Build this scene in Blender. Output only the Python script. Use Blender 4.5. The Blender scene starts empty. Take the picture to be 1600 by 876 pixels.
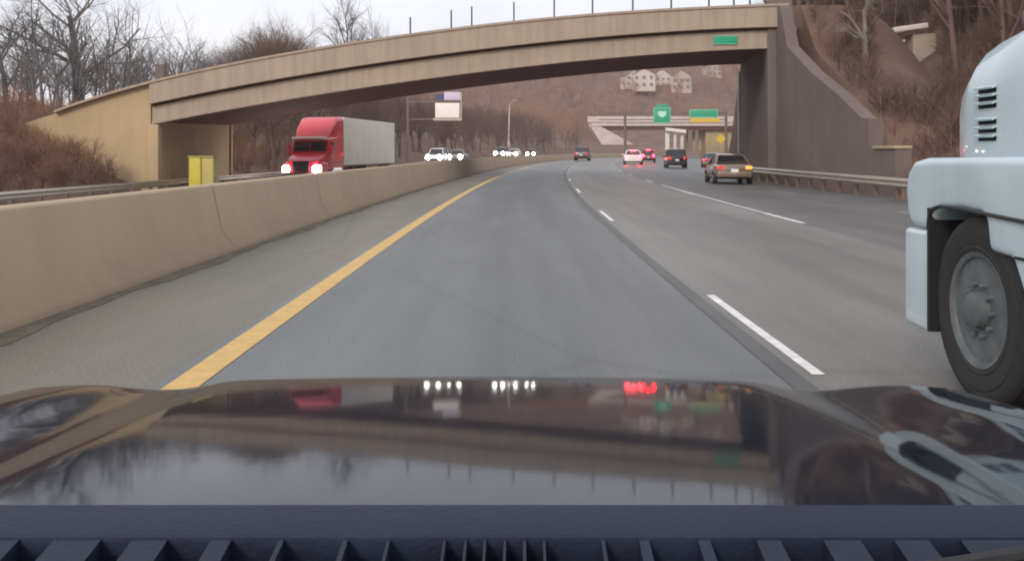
import bpy, bmesh, math, random
import numpy as np
from mathutils import Vector, Matrix, Euler

R = math.radians
F = 1475.0                       # focal length in photo pixels (1600 wide), level camera with a shifted frame
HAZE = .0004
H = 1.30                         # dash camera height
scn = bpy.context.scene
col = scn.collection

# ------------------------------------------------------------------ camera
cam_d = bpy.data.cameras.new('dash_camera')
cam = bpy.data.objects.new('dash_camera', cam_d)
col.objects.link(cam)
cam.location = (0, 0, H)
cam.rotation_euler = (R(90), 0, 0)
cam_d.sensor_width = 36
cam_d.lens = 36 * F / 1600
cam_d.shift_y = -(438 - 237) / 1600
cam_d.clip_start = 0.05
cam_d.clip_end = 5000
scn.camera = cam

# ------------------------------------------------------------------ world, sun, exposure
SUN_EL, SUN_AZ = 30, 205         # azimuth measured clockwise from +Y (behind the camera, to the left)
w = bpy.data.worlds.new('World'); scn.world = w
w.use_nodes = True
nt = w.node_tree; nt.nodes.clear()
N = nt.nodes.new; L = nt.links.new
out = N('ShaderNodeOutputWorld'); bg = N('ShaderNodeBackground')
sky = N('ShaderNodeTexSky'); sky.sky_type = 'NISHITA'; sky.sun_disc = False
sky.sun_elevation = R(SUN_EL); sky.sun_rotation = R(SUN_AZ)
sky.air_density = 1.0; sky.dust_density = 3.0; sky.ozone_density = 1.5
hs = N('ShaderNodeHueSaturation'); hs.inputs['Saturation'].default_value = 0.45
L(sky.outputs[0], hs.inputs['Color'])
tc = N('ShaderNodeTexCoord'); mp = N('ShaderNodeMapping'); mp.inputs['Scale'].default_value = (1.2, 1.2, 3.5)
nz = N('ShaderNodeTexNoise'); nz.inputs['Scale'].default_value = 2.2; nz.inputs['Detail'].default_value = 5
L(tc.outputs['Generated'], mp.inputs['Vector']); L(mp.outputs[0], nz.inputs['Vector'])
cr = N('ShaderNodeValToRGB')
cr.color_ramp.elements[0].position = 0.35; cr.color_ramp.elements[0].color = (8.2, 8.6, 9.6, 1)
cr.color_ramp.elements[1].position = 0.62; cr.color_ramp.elements[1].color = (10.0, 10.2, 11.0, 1)
L(nz.outputs['Fac'], cr.inputs['Fac'])
mx = N('ShaderNodeMixRGB'); mx.inputs['Fac'].default_value = 0.85
L(hs.outputs[0], mx.inputs[1]); L(cr.outputs[0], mx.inputs[2])
L(mx.outputs[0], bg.inputs['Color']); bg.inputs['Strength'].default_value = 0.10
L(bg.outputs[0], out.inputs['Surface'])

sd = bpy.data.lights.new('sun', 'SUN'); sd.energy = 1.6; sd.angle = R(14); sd.color = (1.0, 0.86, 0.70)
sun = bpy.data.objects.new('sun', sd); col.objects.link(sun)
az, el = R(SUN_AZ), R(SUN_EL)
to_sun = Vector((math.sin(az) * math.cos(el), math.cos(az) * math.cos(el), math.sin(el)))
sun.rotation_euler = to_sun.to_track_quat('Z', 'Y').to_euler()

vs = scn.view_settings
vs.view_transform = 'Standard'; vs.look = 'None'; vs.gamma = 1; vs.use_curve_mapping = False
vs.exposure = 0.24
scn.render.engine = 'CYCLES'
scn.cycles.max_bounces = 6; scn.cycles.diffuse_bounces = 3; scn.cycles.glossy_bounces = 3
scn.cycles.filter_width = 1.9
scn.cycles.sample_clamp_indirect = 6
scn.cycles.volume_bounces = 1

# ------------------------------------------------------------------ materials
def mat(name, base, rough=0.6, metal=0.0, var=0.0, scale=3.0, bump=0.0, bscale=60.0, spec=0.5, dark=None, stretch=(1, 1, 1),
        emit=None, estr=0.0, coat=0.0, streak=0.0):
    m = bpy.data.materials.new(name); m.use_nodes = True
    t = m.node_tree; b = t.nodes['Principled BSDF']
    b.inputs['Roughness'].default_value = rough; b.inputs['Metallic'].default_value = metal
    b.inputs['Specular IOR Level'].default_value = spec
    b.inputs['Coat Weight'].default_value = coat; b.inputs['Coat Roughness'].default_value = 0.04
    b.inputs['Base Color'].default_value = (*base, 1)
    if emit:
        b.inputs['Emission Color'].default_value = (*emit, 1); b.inputs['Emission Strength'].default_value = estr
    tc = t.nodes.new('ShaderNodeTexCoord'); mp = t.nodes.new('ShaderNodeMapping'); mp.inputs['Scale'].default_value = stretch
    t.links.new(tc.outputs['Object'], mp.inputs['Vector'])
    if var > 0:
        n = t.nodes.new('ShaderNodeTexNoise'); n.inputs['Scale'].default_value = scale; n.inputs['Detail'].default_value = 8
        n.inputs['Roughness'].default_value = 0.62
        t.links.new(mp.outputs[0], n.inputs['Vector'])
        r = t.nodes.new('ShaderNodeValToRGB')
        lo = dark if dark else tuple(c * (1 - var) for c in base)
        hi = tuple(min(1, c * (1 + var * 0.7)) for c in base)
        r.color_ramp.elements[0].position = 0.3; r.color_ramp.elements[0].color = (*lo, 1)
        r.color_ramp.elements[1].position = 0.7; r.color_ramp.elements[1].color = (*hi, 1)
        t.links.new(n.outputs['Fac'], r.inputs['Fac'])
        last = r.outputs[0]
        if streak > 0:                                   # rain streaks and drips running down
            mp2 = t.nodes.new('ShaderNodeMapping'); mp2.inputs['Scale'].default_value = (1.6, 1.6, 0.12)
            t.links.new(tc.outputs['Object'], mp2.inputs['Vector'])
            n2 = t.nodes.new('ShaderNodeTexNoise'); n2.inputs['Scale'].default_value = 2.0; n2.inputs['Detail'].default_value = 6
            t.links.new(mp2.outputs[0], n2.inputs['Vector'])
            r2 = t.nodes.new('ShaderNodeValToRGB')
            r2.color_ramp.elements[0].position = 0.36; r2.color_ramp.elements[0].color = (1 - streak, 1 - streak, 1 - streak * 0.95, 1)
            r2.color_ramp.elements[1].position = 0.58; r2.color_ramp.elements[1].color = (1, 1, 1, 1)
            t.links.new(n2.outputs['Fac'], r2.inputs['Fac'])
            mu = t.nodes.new('ShaderNodeMixRGB'); mu.blend_type = 'MULTIPLY'; mu.inputs['Fac'].default_value = 1
            t.links.new(last, mu.inputs[1]); t.links.new(r2.outputs[0], mu.inputs[2]); last = mu.outputs[0]
        t.links.new(last, b.inputs['Base Color'])
        if rough > 0.2:
            mr = t.nodes.new('ShaderNodeMapRange'); mr.inputs[3].default_value = rough - 0.08; mr.inputs[4].default_value = min(1, rough + 0.1)
            t.links.new(n.outputs['Fac'], mr.inputs[0]); t.links.new(mr.outputs[0], b.inputs['Roughness'])
    if bump > 0:
        n3 = t.nodes.new('ShaderNodeTexNoise'); n3.inputs['Scale'].default_value = bscale; n3.inputs['Detail'].default_value = 5
        t.links.new(tc.outputs['Object'], n3.inputs['Vector'])
        bp = t.nodes.new('ShaderNodeBump'); bp.inputs['Strength'].default_value = bump; bp.inputs['Distance'].default_value = 0.02
        t.links.new(n3.outputs['Fac'], bp.inputs['Height']); t.links.new(bp.outputs[0], b.inputs['Normal'])
    return m

def asphalt(name, base, rough, track=0.12, patch=0.15, warm=0.0):
    """road surface: UV u = metres across the road, v = metres along it (wheel tracks, seams, stains, aggregate)"""
    m = bpy.data.materials.new(name); m.use_nodes = True
    t = m.node_tree; b = t.nodes['Principled BSDF']; nn = t.nodes.new; ln = t.links.new
    uv = nn('ShaderNodeUVMap'); uv.uv_map = 'UVMap'
    m1 = nn('ShaderNodeMapping'); m1.inputs['Scale'].default_value = (1.1, 0.045, 1); ln(uv.outputs[0], m1.inputs[0])
    n1 = nn('ShaderNodeTexNoise'); n1.inputs['Scale'].default_value = 1.6; n1.inputs['Detail'].default_value = 7; n1.inputs['Roughness'].default_value = .6
    ln(m1.outputs[0], n1.inputs['Vector'])
    m2 = nn('ShaderNodeMapping'); m2.inputs['Scale'].default_value = (0.5, 0.16, 1); ln(uv.outputs[0], m2.inputs[0])
    n2 = nn('ShaderNodeTexNoise'); n2.inputs['Scale'].default_value = 1.3; n2.inputs['Detail'].default_value = 9; n2.inputs['Roughness'].default_value = .65
    ln(m2.outputs[0], n2.inputs['Vector'])
    n3 = nn('ShaderNodeTexNoise'); n3.inputs['Scale'].default_value = 55; n3.inputs['Detail'].default_value = 4
    ln(uv.outputs[0], n3.inputs['Vector'])
    def mulramp(src, lo, hi, a, bb, prev):
        r = nn('ShaderNodeValToRGB'); r.color_ramp.elements[0].position = a; r.color_ramp.elements[1].position = bb
        r.color_ramp.elements[0].color = (lo, lo, lo, 1); r.color_ramp.elements[1].color = (hi, hi, hi, 1)
        ln(src, r.inputs['Fac'])
        mu = nn('ShaderNodeMixRGB'); mu.blend_type = 'MULTIPLY'; mu.inputs['Fac'].default_value = 1
        if prev is None: mu.inputs[1].default_value = (*base, 1)
        else: ln(prev, mu.inputs[1])
        ln(r.outputs[0], mu.inputs[2]); return mu.outputs[0]
    c = mulramp(n1.outputs['Fac'], 1 - track, 1 + track, .35, .65, None)
    c = mulramp(n2.outputs['Fac'], 1 - patch, 1 + patch, .35, .68, c)
    c = mulramp(n3.outputs['Fac'], .74, 1.24, .36, .64, c)
    sx_ = nn('ShaderNodeSeparateXYZ'); ln(uv.outputs[0], sx_.inputs[0])
    ma = nn('ShaderNodeMath'); ma.operation = 'MULTIPLY'; ma.inputs[1].default_value = 2 * math.pi / 3.66; ln(sx_.outputs['X'], ma.inputs[0])
    mc_ = nn('ShaderNodeMath'); mc_.operation = 'COSINE'; ln(ma.outputs[0], mc_.inputs[0])
    mm = nn('ShaderNodeMapRange'); mm.inputs[1].default_value = -1; mm.inputs[2].default_value = 1; mm.inputs[3].default_value = 1.06; mm.inputs[4].default_value = .90
    ln(mc_.outputs[0], mm.inputs[0])
    m4 = nn('ShaderNodeMapping'); m4.inputs['Scale'].default_value = (.9, .5, 1); ln(uv.outputs[0], m4.inputs[0])
    vo = nn('ShaderNodeTexVoronoi'); vo.feature = 'DISTANCE_TO_EDGE'; vo.inputs['Scale'].default_value = .28; ln(m4.outputs[0], vo.inputs['Vector'])
    dist = nn('ShaderNodeMixRGB'); dist.inputs['Fac'].default_value = .12; ln(m4.outputs[0], dist.inputs[1]); ln(n2.outputs['Color'], dist.inputs[2]); ln(dist.outputs[0], vo.inputs['Vector'])
    rv = nn('ShaderNodeValToRGB'); rv.color_ramp.elements[0].position = .003; rv.color_ramp.elements[0].color = (.88, .88, .88, 1)
    rv.color_ramp.elements[1].position = .010; rv.color_ramp.elements[1].color = (1, 1, 1, 1); ln(vo.outputs['Distance'], rv.inputs['Fac'])
    mk1 = nn('ShaderNodeMixRGB'); mk1.blend_type = 'MULTIPLY'; mk1.inputs['Fac'].default_value = 1; ln(c, mk1.inputs[1]); ln(mm.outputs[0], mk1.inputs[2])
    mk2 = nn('ShaderNodeMixRGB'); mk2.blend_type = 'MULTIPLY'; mk2.inputs['Fac'].default_value = 1; ln(mk1.outputs[0], mk2.inputs[1]); ln(rv.outputs[0], mk2.inputs[2])
    ln(mk2.outputs[0], b.inputs['Base Color'])
    mr = nn('ShaderNodeMapRange'); mr.inputs[3].default_value = rough - .08; mr.inputs[4].default_value = rough + .12
    ln(n2.outputs['Fac'], mr.inputs[0]); ln(mr.outputs[0], b.inputs['Roughness'])
    bp = nn('ShaderNodeBump'); bp.inputs['Strength'].default_value = .25; bp.inputs['Distance'].default_value = .006
    ln(n3.outputs['Fac'], bp.inputs['Height']); ln(bp.outputs[0], b.inputs['Normal'])
    b.inputs['Specular IOR Level'].default_value = .4
    return m

M = {}
M['lane'] = asphalt('lane_asphalt', (.122, .129, .131), .44, .17, .16)
M['shoulder'] = asphalt('shoulder_asphalt', (.165, .150, .118), .60, .10, .18)
M['right_lane'] = asphalt('right_lane_concrete', (.165, .152, .140), .43, .17, .16)
M['right_dark'] = asphalt('outer_lane_asphalt', (.115, .110, .108), .46, .12, .14)
M['opp'] = asphalt('far_roadway', (.20, .185, .165), .5, .12, .12)
M['tar'] = mat('tar_seam', (.085, .082, .08), .5, var=.35, scale=4, stretch=(1, .3, 1))
M['dirt'] = mat('gutter_dirt', (.135, .112, .082), .95, var=.4, scale=2.5, bump=.4)
M['yellow_line'] = mat('yellow_paint', (.60, .385, .125), .6, var=.22, scale=9)
M['white_line'] = mat('white_paint', (.74, .73, .70), .6, var=.25, scale=6)
M['white_faint'] = mat('worn_white_paint', (.34, .33, .31), .6, var=.3, scale=6)
M['barrier'] = mat('barrier_concrete', (.43, .325, .215), .85, var=.10, scale=.5, bump=.2, bscale=30, streak=.05)
M['bridge'] = mat('bridge_concrete', (.40, .315, .25), .85, var=.09, scale=.5, bump=.15, bscale=12, streak=.13)
M['wing'] = mat('wing_wall_concrete', (.46, .345, .205), .88, var=.12, scale=.4, bump=.2, bscale=10, streak=.05)
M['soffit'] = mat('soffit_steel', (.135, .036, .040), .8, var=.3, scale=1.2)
M['abut'] = mat('abutment_concrete', (.46, .35, .215), .9, var=.12, scale=.4, bump=.2, bscale=10, streak=.05)
M['grey_conc'] = mat('grey_concrete', (.165, .128, .122), .9, var=.18, scale=.4, bump=.2, bscale=10, streak=.07)
M['pale_conc'] = mat('pale_concrete', (.62, .52, .48), .85, var=.12, scale=.7, streak=.12)
M['galv'] = mat('galvanised_steel', (.50, .44, .38), .42, metal=.7, var=.15, scale=4)
M['rustpost'] = mat('weathered_post', (.16, .115, .09), .85, var=.3, scale=6)
M['darkpost'] = mat('fence_post_steel', (.09, .085, .09), .6, metal=.3, var=.2, scale=6)
M['ground'] = mat('leaf_litter', (.155, .092, .068), .95, var=.42, scale=.22, bump=.6, bscale=2.5)
M['bark'] = mat('bark', (.075, .062, .062), .9, var=.3, scale=6)
M['barklt'] = mat('pale_bark', (.20, .17, .155), .9, var=.3, scale=4)
M['twigs'] = mat('twigs', (.135, .088, .076), .9, var=.3, scale=.08)
M['twigs_far'] = mat('far_twigs', (.32, .172, .106), .9, var=.28, scale=.03)
M['twigs_grey'] = mat('grey_twigs', (.16, .145, .145), .9, var=.25, scale=.3)
M['brush'] = mat('brush_twigs', (.175, .108, .084), .9, var=.3, scale=.2)
M['bank_brush'] = mat('bank_brush_twigs', (.26, .14, .092), .9, var=.3, scale=.2)
M['tyre'] = mat('tyre_rubber', (.022, .022, .024), .8, var=.25, scale=12)
M['black'] = mat('black_plastic', (.018, .018, .02), .55, var=.2, scale=10)
M['well'] = mat('wheel_well', (.012, .012, .013), .9)
M['glass'] = mat('car_glass', (.012, .014, .016), .06, spec=.6)
M['chrome'] = mat('chrome', (.75, .74, .72), .14, metal=1.0)
M['rim'] = mat('rim_metal', (.55, .56, .57), .3, metal=.8, var=.1, scale=8)
M['rim_white'] = mat('painted_rim', (.10, .12, .13), .55, var=.35, scale=8)
M['plate'] = mat('licence_plate', (.75, .75, .72), .4)
M['head'] = mat('headlamp_lit', (1, .95, .88), .3, emit=(1.0, .95, .86), estr=60)
M['brake'] = mat('brake_lamp_lit', (.7, .02, .03), .3, emit=(1.0, .004, .014), estr=160)
M['tail'] = mat('tail_lamp', (.45, .015, .015), .2, emit=(1.0, .05, .04), estr=.6)
M['amber'] = mat('amber_lamp', (.8, .28, .03), .25, emit=(1.0, .35, .05), estr=1.2)
M['red_paint'] = mat('red_truck_paint', (.64, .022, .045), .3, coat=.6, var=.08, scale=2)
M['trailer'] = mat('trailer_white', (.88, .84, .75), .5, var=.06, scale=.6, streak=.07)
M['white_truck'] = mat('white_truck_paint', (.50, .62, .67), .30, coat=.4, var=.10, scale=1.6, streak=.14)
M['white_car'] = mat('white_car_paint', (.78, .76, .75), .3, coat=.5)
M['black_car'] = mat('black_car_paint', (.018, .013, .016), .25, coat=.8)
M['grey_car'] = mat('grey_car_paint', (.14, .13, .14), .3, coat=.6)
M['tan_car'] = mat('tan_car_paint', (.20, .145, .105), .28, metal=.3, coat=.7)
M['maroon_car'] = mat('maroon_car_paint', (.11, .03, .035), .3, coat=.6)
M['blue_car'] = mat('blue_car_paint', (.045, .06, .10), .3, coat=.6)
M['hood'] = mat('black_bonnet_paint', (.012, .016, .026), .06, spec=.17, bump=.012, bscale=5)
M['hood'].node_tree.nodes['Principled BSDF'].inputs['Specular Tint'].default_value = (.55, .80, 1, 1)
M['cowl'] = mat('cowl_plastic', (.017, .024, .046), .6, var=.25, scale=9, bump=.12, bscale=120, spec=.2)
M['slot'] = mat('cowl_opening', (.006, .005, .008), .9)
M['sign_green'] = mat('sign_green', (.012, .36, .20), .45, var=.08, scale=1)
M['sign_white'] = mat('sign_white', (.86, .82, .77), .5, var=.05, scale=1)
M['sign_blue'] = mat('sign_blue', (.06, .06, .18), .5)
M['sign_pale'] = mat('sign_lavender', (.62, .55, .72), .5)
M['sign_yellow'] = mat('sign_yellow', (.72, .50, .05), .5)
M['cushion'] = mat('crash_cushion_yellow', (.60, .52, .06), .5, var=.12, scale=2)
M['cushion2'] = mat('crash_cushion_dull', (.50, .42, .14), .6, var=.12, scale=2)  # duller yellow for the right half and the lid
M['siding'] = mat('house_siding', (.58, .50, .45), .8, var=.15, scale=1)
M['siding2'] = mat('house_siding_tan', (.50, .42, .36), .8, var=.08, scale=1)
M['roof'] = mat('roof_shingles', (.15, .115, .105), .9, var=.25, scale=2)
M['roof_pale'] = mat('roof_metal_pale', (.80, .76, .72), .4, var=.05, scale=1)
M['window'] = mat('window_glass', (.20, .17, .16), .15)

# ------------------------------------------------------------------ mesh helpers
class MB:
    def __init__(s): s.v = []; s.f = []
    def add(s, vs, fs):
        o = len(s.v); s.v += [tuple(p) for p in vs]; s.f += [tuple(i + o for i in f) for f in fs]; return s
    def box(s, c, d, rot=None):
        hx, hy, hz = d[0] / 2, d[1] / 2, d[2] / 2
        p = [Vector((x, y, z)) for x in (-hx, hx) for y in (-hy, hy) for z in (-hz, hz)]
        if rot: p = [Euler(rot).to_matrix() @ q for q in p]
        c = Vector(c)
        return s.add([q + c for q in p], [(0, 1, 3, 2), (4, 6, 7, 5), (0, 4, 5, 1), (2, 3, 7, 6), (0, 2, 6, 4), (1, 5, 7, 3)])
    def tube(s, pts, rad, n=6):
        pts = [Vector(p) for p in pts]; rings = []
        for i, p in enumerate(pts):
            d = (pts[min(i + 1, len(pts) - 1)] - pts[max(i - 1, 0)]).normalized()
            a = d.orthogonal().normalized() if i == 0 else (rings_a - d * rings_a.dot(d)).normalized()
            rings_a = a; b = d.cross(a); r = rad[i] if isinstance(rad, (list, tuple)) else rad
            rings.append([p + (a * math.cos(2 * math.pi * k / n) + b * math.sin(2 * math.pi * k / n)) * r for k in range(n)])
        return s.loft(rings)
    def loft(s, rings, cap=True, closed=True):
        n = len(rings[0]); vs = [p for r in rings for p in r]; fs = []
        for i in range(len(rings) - 1):
            for k in range(n if closed else n - 1):
                fs.append((i * n + k, i * n + (k + 1) % n, (i + 1) * n + (k + 1) % n, (i + 1) * n + k))
        if cap and closed:
            fs.append(tuple(reversed(range(n)))); fs.append(tuple(range((len(rings) - 1) * n, len(rings) * n)))
        return s.add(vs, fs)
    def prism(s, poly, axis, a, b):
        """poly in the two other axes, extruded along axis from a to b"""
        def P(u, v, t): return {'x': (t, u, v), 'y': (u, t, v), 'z': (u, v, t)}[axis]
        n = len(poly); vs = [P(u, v, a) for u, v in poly] + [P(u, v, b) for u, v in poly]
        fs = [tuple(range(n)), tuple(reversed(range(n, 2 * n)))] + [(i, i + n, (i + 1) % n + n, (i + 1) % n) for i in range(n)]
        return s.add(vs, fs)
    def lathe(s, c, prof, n=24, axis='x', cap=True):
        """prof: list of (along, radius)"""
        c = Vector(c); rings = []
        for t, r in prof:
            ring = []
            for k in range(n):
                a = 2 * math.pi * k / n; u, v = r * math.cos(a), r * math.sin(a)
                ring.append(c + Vector({'x': (t, u, v), 'y': (u, t, v), 'z': (u, v, t)}[axis]))
            rings.append(ring)
        return s.loft(rings, cap=cap)
    def build(s, name, m, parent=None, smooth=False, bevel=0, org=(0, 0, 0), seg=2, uv=None, angle=35):
        me = bpy.data.meshes.new(name)
        me.from_pydata([(p[0] - org[0], p[1] - org[1], p[2] - org[2]) for p in s.v], [], s.f)
        me.materials.append(m)
        if uv is not None:
            l = me.uv_layers.new(name='UVMap')
            for lp in me.loops: l.data[lp.index].uv = uv[lp.vertex_index]
        else:
            bm = bmesh.new(); bm.from_mesh(me); bmesh.ops.recalc_face_normals(bm, faces=bm.faces)
            if bevel:
                es = [e for e in bm.edges if len(e.link_faces) == 2 and e.calc_face_angle(0) > R(angle)]
                bmesh.ops.bevel(bm, geom=es, offset=bevel, segments=seg, affect='EDGES', profile=.6, clamp_overlap=True)
            bm.to_mesh(me); bm.free()
        o = bpy.data.objects.new(name, me); col.objects.link(o)
        if smooth or bevel:
            for p in me.polygons: p.use_smooth = True
            me.set_sharp_from_angle(angle=R(40))
        if parent: o.parent = parent
        return o

def tag(o, label=None, cat=None, group=None, kind=None):
    if label: o['label'] = label
    if cat: o['category'] = cat
    if group: o['group'] = group
    if kind: o['kind'] = kind
    return o
def thing(name, label, cat, loc=(0, 0, 0), rz=0, group=None):
    o = bpy.data.objects.new(name, None); col.objects.link(o)
    o.location = loc; o.rotation_euler = (0, 0, rz); o.empty_display_size = .3
    return tag(o, label, cat, group)
def struct(o): o['kind'] = 'structure'; return o

# ------------------------------------------------------------------ road alignment
def cx(y):
    """lateral position of our lane's centre: a gentle curve to the right"""
    if y < 0: return -.0054 * y
    if y > 300: return cx(300) + (y - 300) * (-.0054 + 2 * 5.8e-4 * 300)
    return -.0054 * y + 5.8e-4 * y * y
def heading(y): return math.atan((cx(y + 1) - cx(y - 1)) / 2)
def sstep(a, b, x):
    t = min(1, max(0, (x - a) / (b - a))); return t * t * (3 - 2 * t)
def zroad(x): return -.02 * max(0, x - 1.85)
def zopp(x, y): return -.5 - .022 * (-4.3 - x) + 1.0 * sstep(60, 130, y)
def redge(y): return 11.3 + 12 * sstep(58, 120, y)
def at(u, v, y): return Vector(((u - 800) / F * y, y, H + (237 - v) / F * y))
XBAR = -3.62

def strip(name, m, xs, y0, y1, zf, dz=0, step=2.0):
    """a sheet along the road between lateral offsets xs (numbers or functions of y)"""
    mb = MB(); uv = []; ys = []
    y = y0
    while y < y1: ys.append(y); y += step if y < 60 else step * 2
    ys.append(y1); n = len(xs)
    for y in ys:
        for x in xs:
            xx = x(y) if callable(x) else x
            mb.v.append((cx(y) + xx, y, zf(xx, y) + dz)); uv.append((xx, y))
    for i in range(len(ys) - 1):
        for k in range(n - 1):
            mb.f.append((i * n + k, i * n + k + 1, (i + 1) * n + k + 1, (i + 1) * n + k))
    return mb.build(name, m, uv=uv)

Y0, Y1 = -20, 330
zr = lambda x, y: zroad(x)
struct(strip('road_shoulder', M['shoulder'], [XBAR - .1, -1.98], Y0, Y1, zr))
struct(strip('road_lane', M['lane'], [-1.98, 1.62], Y0, Y1, zr))
struct(strip('road', M['right_lane'], [1.62, 1.85, 5.38], Y0, Y1, zr))
struct(strip('road', M['right_dark'], [5.38, 9.2, lambda y: redge(y) + .9], Y0, Y1, zr))
struct(strip('road_tar_seam', M['tar'], [1.56, 1.69], Y0, Y1, zr, .004))
struct(strip('opposing_road', M['opp'], [-18.6, -12, -8, -4.2], Y0, Y1, zopp))
struct(strip('road_edge_line', M['yellow_line'], [-1.91, -1.72], 4.6, Y1, zr, .004))
mk = MB(); muv = []
def dash(x, y, ln, wd, zf, mbk):
    n = 3
    for i in range(n):
        a, b = y + ln * i / n, y + ln * (i + 1) / n
        o = len(mbk.v)
        for yy in (a, b):
            for dx in (-wd / 2, wd / 2): mbk.v.append((cx(yy) + x + dx, yy, zf(x + dx, yy) + .004))
        mbk.f.append((o, o + 1, o + 3, o + 2))
y = 5.5 - 12.2 * 2
dashes = MB(); faint = MB(); opp_m = MB()
while y < 300:
    dash(1.80, y, 3.05, .075, zr, dashes)
    dash(5.5, y + .4, 3.05, .12, zr, dashes)
    dash(9.16, y + 2, 3.05, .12, zr, faint)
    for xx in (-8.3, -11.9, -15.3): dash(xx, y + 3, 3.05, .12, zopp, opp_m)
    y += 12.2
struct(dashes.build('road_markings', M['white_line']))
struct(faint.build('road_markings', M['white_faint']))
struct(opp_m.build('road_markings', M['white_line']))
struct(strip('road_markings', M['white_line'], [5.46, 5.54], 21.2, 39, zr, .006))

# ------------------------------------------------------------------ terrain
FARC = cx(250)
def noise2(x, y, s):
    return math.sin(x * .071 * s + 1.3) * math.cos(y * .053 * s + .4) + .5 * math.sin(x * .19 * s + y * .13 * s) + .3 * math.cos(x * .31 * s - y * .27 * s)
def wing_top(x):                      # top of the left wing wall and approach, at the bridge face
    return 4.58 + (x + 17.6) * .33 if x > -23 else 2.8 + (x + 23) * .10
def terrain(x, y):
    rel = x - cx(y)
    re = redge(y)
    if rel > re + .75:
        r = rel - re - 1.3
        if r < 0: return zroad(re) - .08
        z = -.35 + .72 * min(r, 27) + .10 * max(0, r - 27)
        z += .35 * noise2(x, y, 1.5) * min(1, r / 6)
        wt_ = np.interp(y, [30, 34, 37.2, 40.5, 44, 46.5, 58, 72], [-.3, 1.2, 3.2, 4.4, 5.9, 8.6, 8.8, 0])   # fill behind the retaining wall
        e = wt_ * sstep(-.2, .3, r) * (1 - sstep(3, 12, r))
        z = max(z, e)
    elif rel < -18.4:
        l = -18.4 - rel
        base = zopp(-18.5, y)
        z = base + .42 * min(l, 10) + .06 * max(0, l - 10) + .3 * noise2(x, y, 1.7) * min(1, l / 5)
        if x < -18.2:                 # approach embankment carried behind the wing wall
            e = wing_top(x) - .55
            wgt = sstep(46.3, 46.9, y) * (1 - sstep(57, 62, y))
            if e > z: z = z + (e - z) * wgt
    else:
        z = -1.5
    # the far hill that closes the valley
    if y > 275:
        rise = sstep(275, 470, y) * (46 + 2.5 * noise2(x, y, .5))
        rise *= 1 - .62 * sstep(-20, -190, x) if x < -20 else 1
        z = max(z, -1.0 + rise) if abs(rel) < 40 else max(z, rise)
    return z
def axis_pts(segs):
    o = []
    for a, b, n in segs: o += list(np.linspace(a, b, n, endpoint=False))
    return o + [segs[-1][1]]
tx = axis_pts([(-2500, -320, 8), (-320, -60, 40), (-60, -16, 60), (-16, 10, 10), (10, 80, 100), (80, 320, 60), (320, 2500, 8)])
ty = axis_pts([(-1500, -60, 6), (-60, 20, 24), (20, 75, 75), (75, 280, 84), (280, 520, 60), (520, 2500, 8)])
g = MB()
for yy in ty:
    for xx in tx: g.v.append((xx, yy, terrain(xx, yy)))
n = len(tx)
for i in range(len(ty) - 1):
    for k in range(n - 1): g.f.append((i * n + k, i * n + k + 1, (i + 1) * n + k + 1, (i + 1) * n + k))
struct(g.build('ground', M['ground'], smooth=True))
d = strip('gutter_dirt', M['dirt'], [XBAR - .05, lambda y: XBAR + .16 + .05 * math.sin(y * 1.3) + .03 * math.sin(y * 4.1)], Y0, 200, zr, .005, step=.4)
tag(d, kind='stuff')

# ------------------------------------------------------------------ haze: thin damp morning air in the valley
hm = bpy.data.materials.new('haze'); hm.use_nodes = True; ht = hm.node_tree; ht.nodes.clear()
ho = ht.nodes.new('ShaderNodeOutputMaterial'); pv = ht.nodes.new('ShaderNodeVolumePrincipled')
pv.inputs['Color'].default_value = (.95, .87, .83, 1); pv.inputs['Density'].default_value = HAZE
ht.links.new(pv.outputs[0], ho.inputs['Volume'])
hzb = MB().box((0, 500, 34), (5200, 4200, 80)).build('haze', hm); hzb['kind'] = 'stuff'

# ------------------------------------------------------------------ median barrier (one long concrete wall)
prof = [(-.02, -.02), (-.02, .07), (-.19, .30), (-.30, .84), (-.33, .865), (-.50, .865), (-.53, .84), (-.64, .30), (-.82, .02), (-.82, -.95)]
mb = MB(); rings = []
y = Y0
while y <= 300:
    rings.append([(cx(y) + XBAR + px, y, pz) for px, pz in prof] + [(cx(y) + XBAR - .02, y, -.95)])
    y += 1.5 if y < 60 else 4
mb.loft(rings)
o = mb.build('median_barrier', M['barrier'], smooth=True)
jm = mat('joint_filler', (.34, .26, .175), .9)
for k in range(1, 14):
    yj = -6 + k * 6.1; q = []; bj = MB()
    for dy in (-.009, .009): q.append([(cx(yj) + XBAR + px + .004, yj + dy, pz + (.003 if pz > .85 else 0)) for px, pz in prof[1:6]])
    n_ = len(q[0]); bj.add(q[0] + q[1], [(i, i + 1, n_ + i + 1, n_ + i) for i in range(n_ - 1)])
    bj.build('joint', jm, o)
tag(o, 'long tan concrete median barrier beside the yellow line shoulder', 'barrier')

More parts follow.
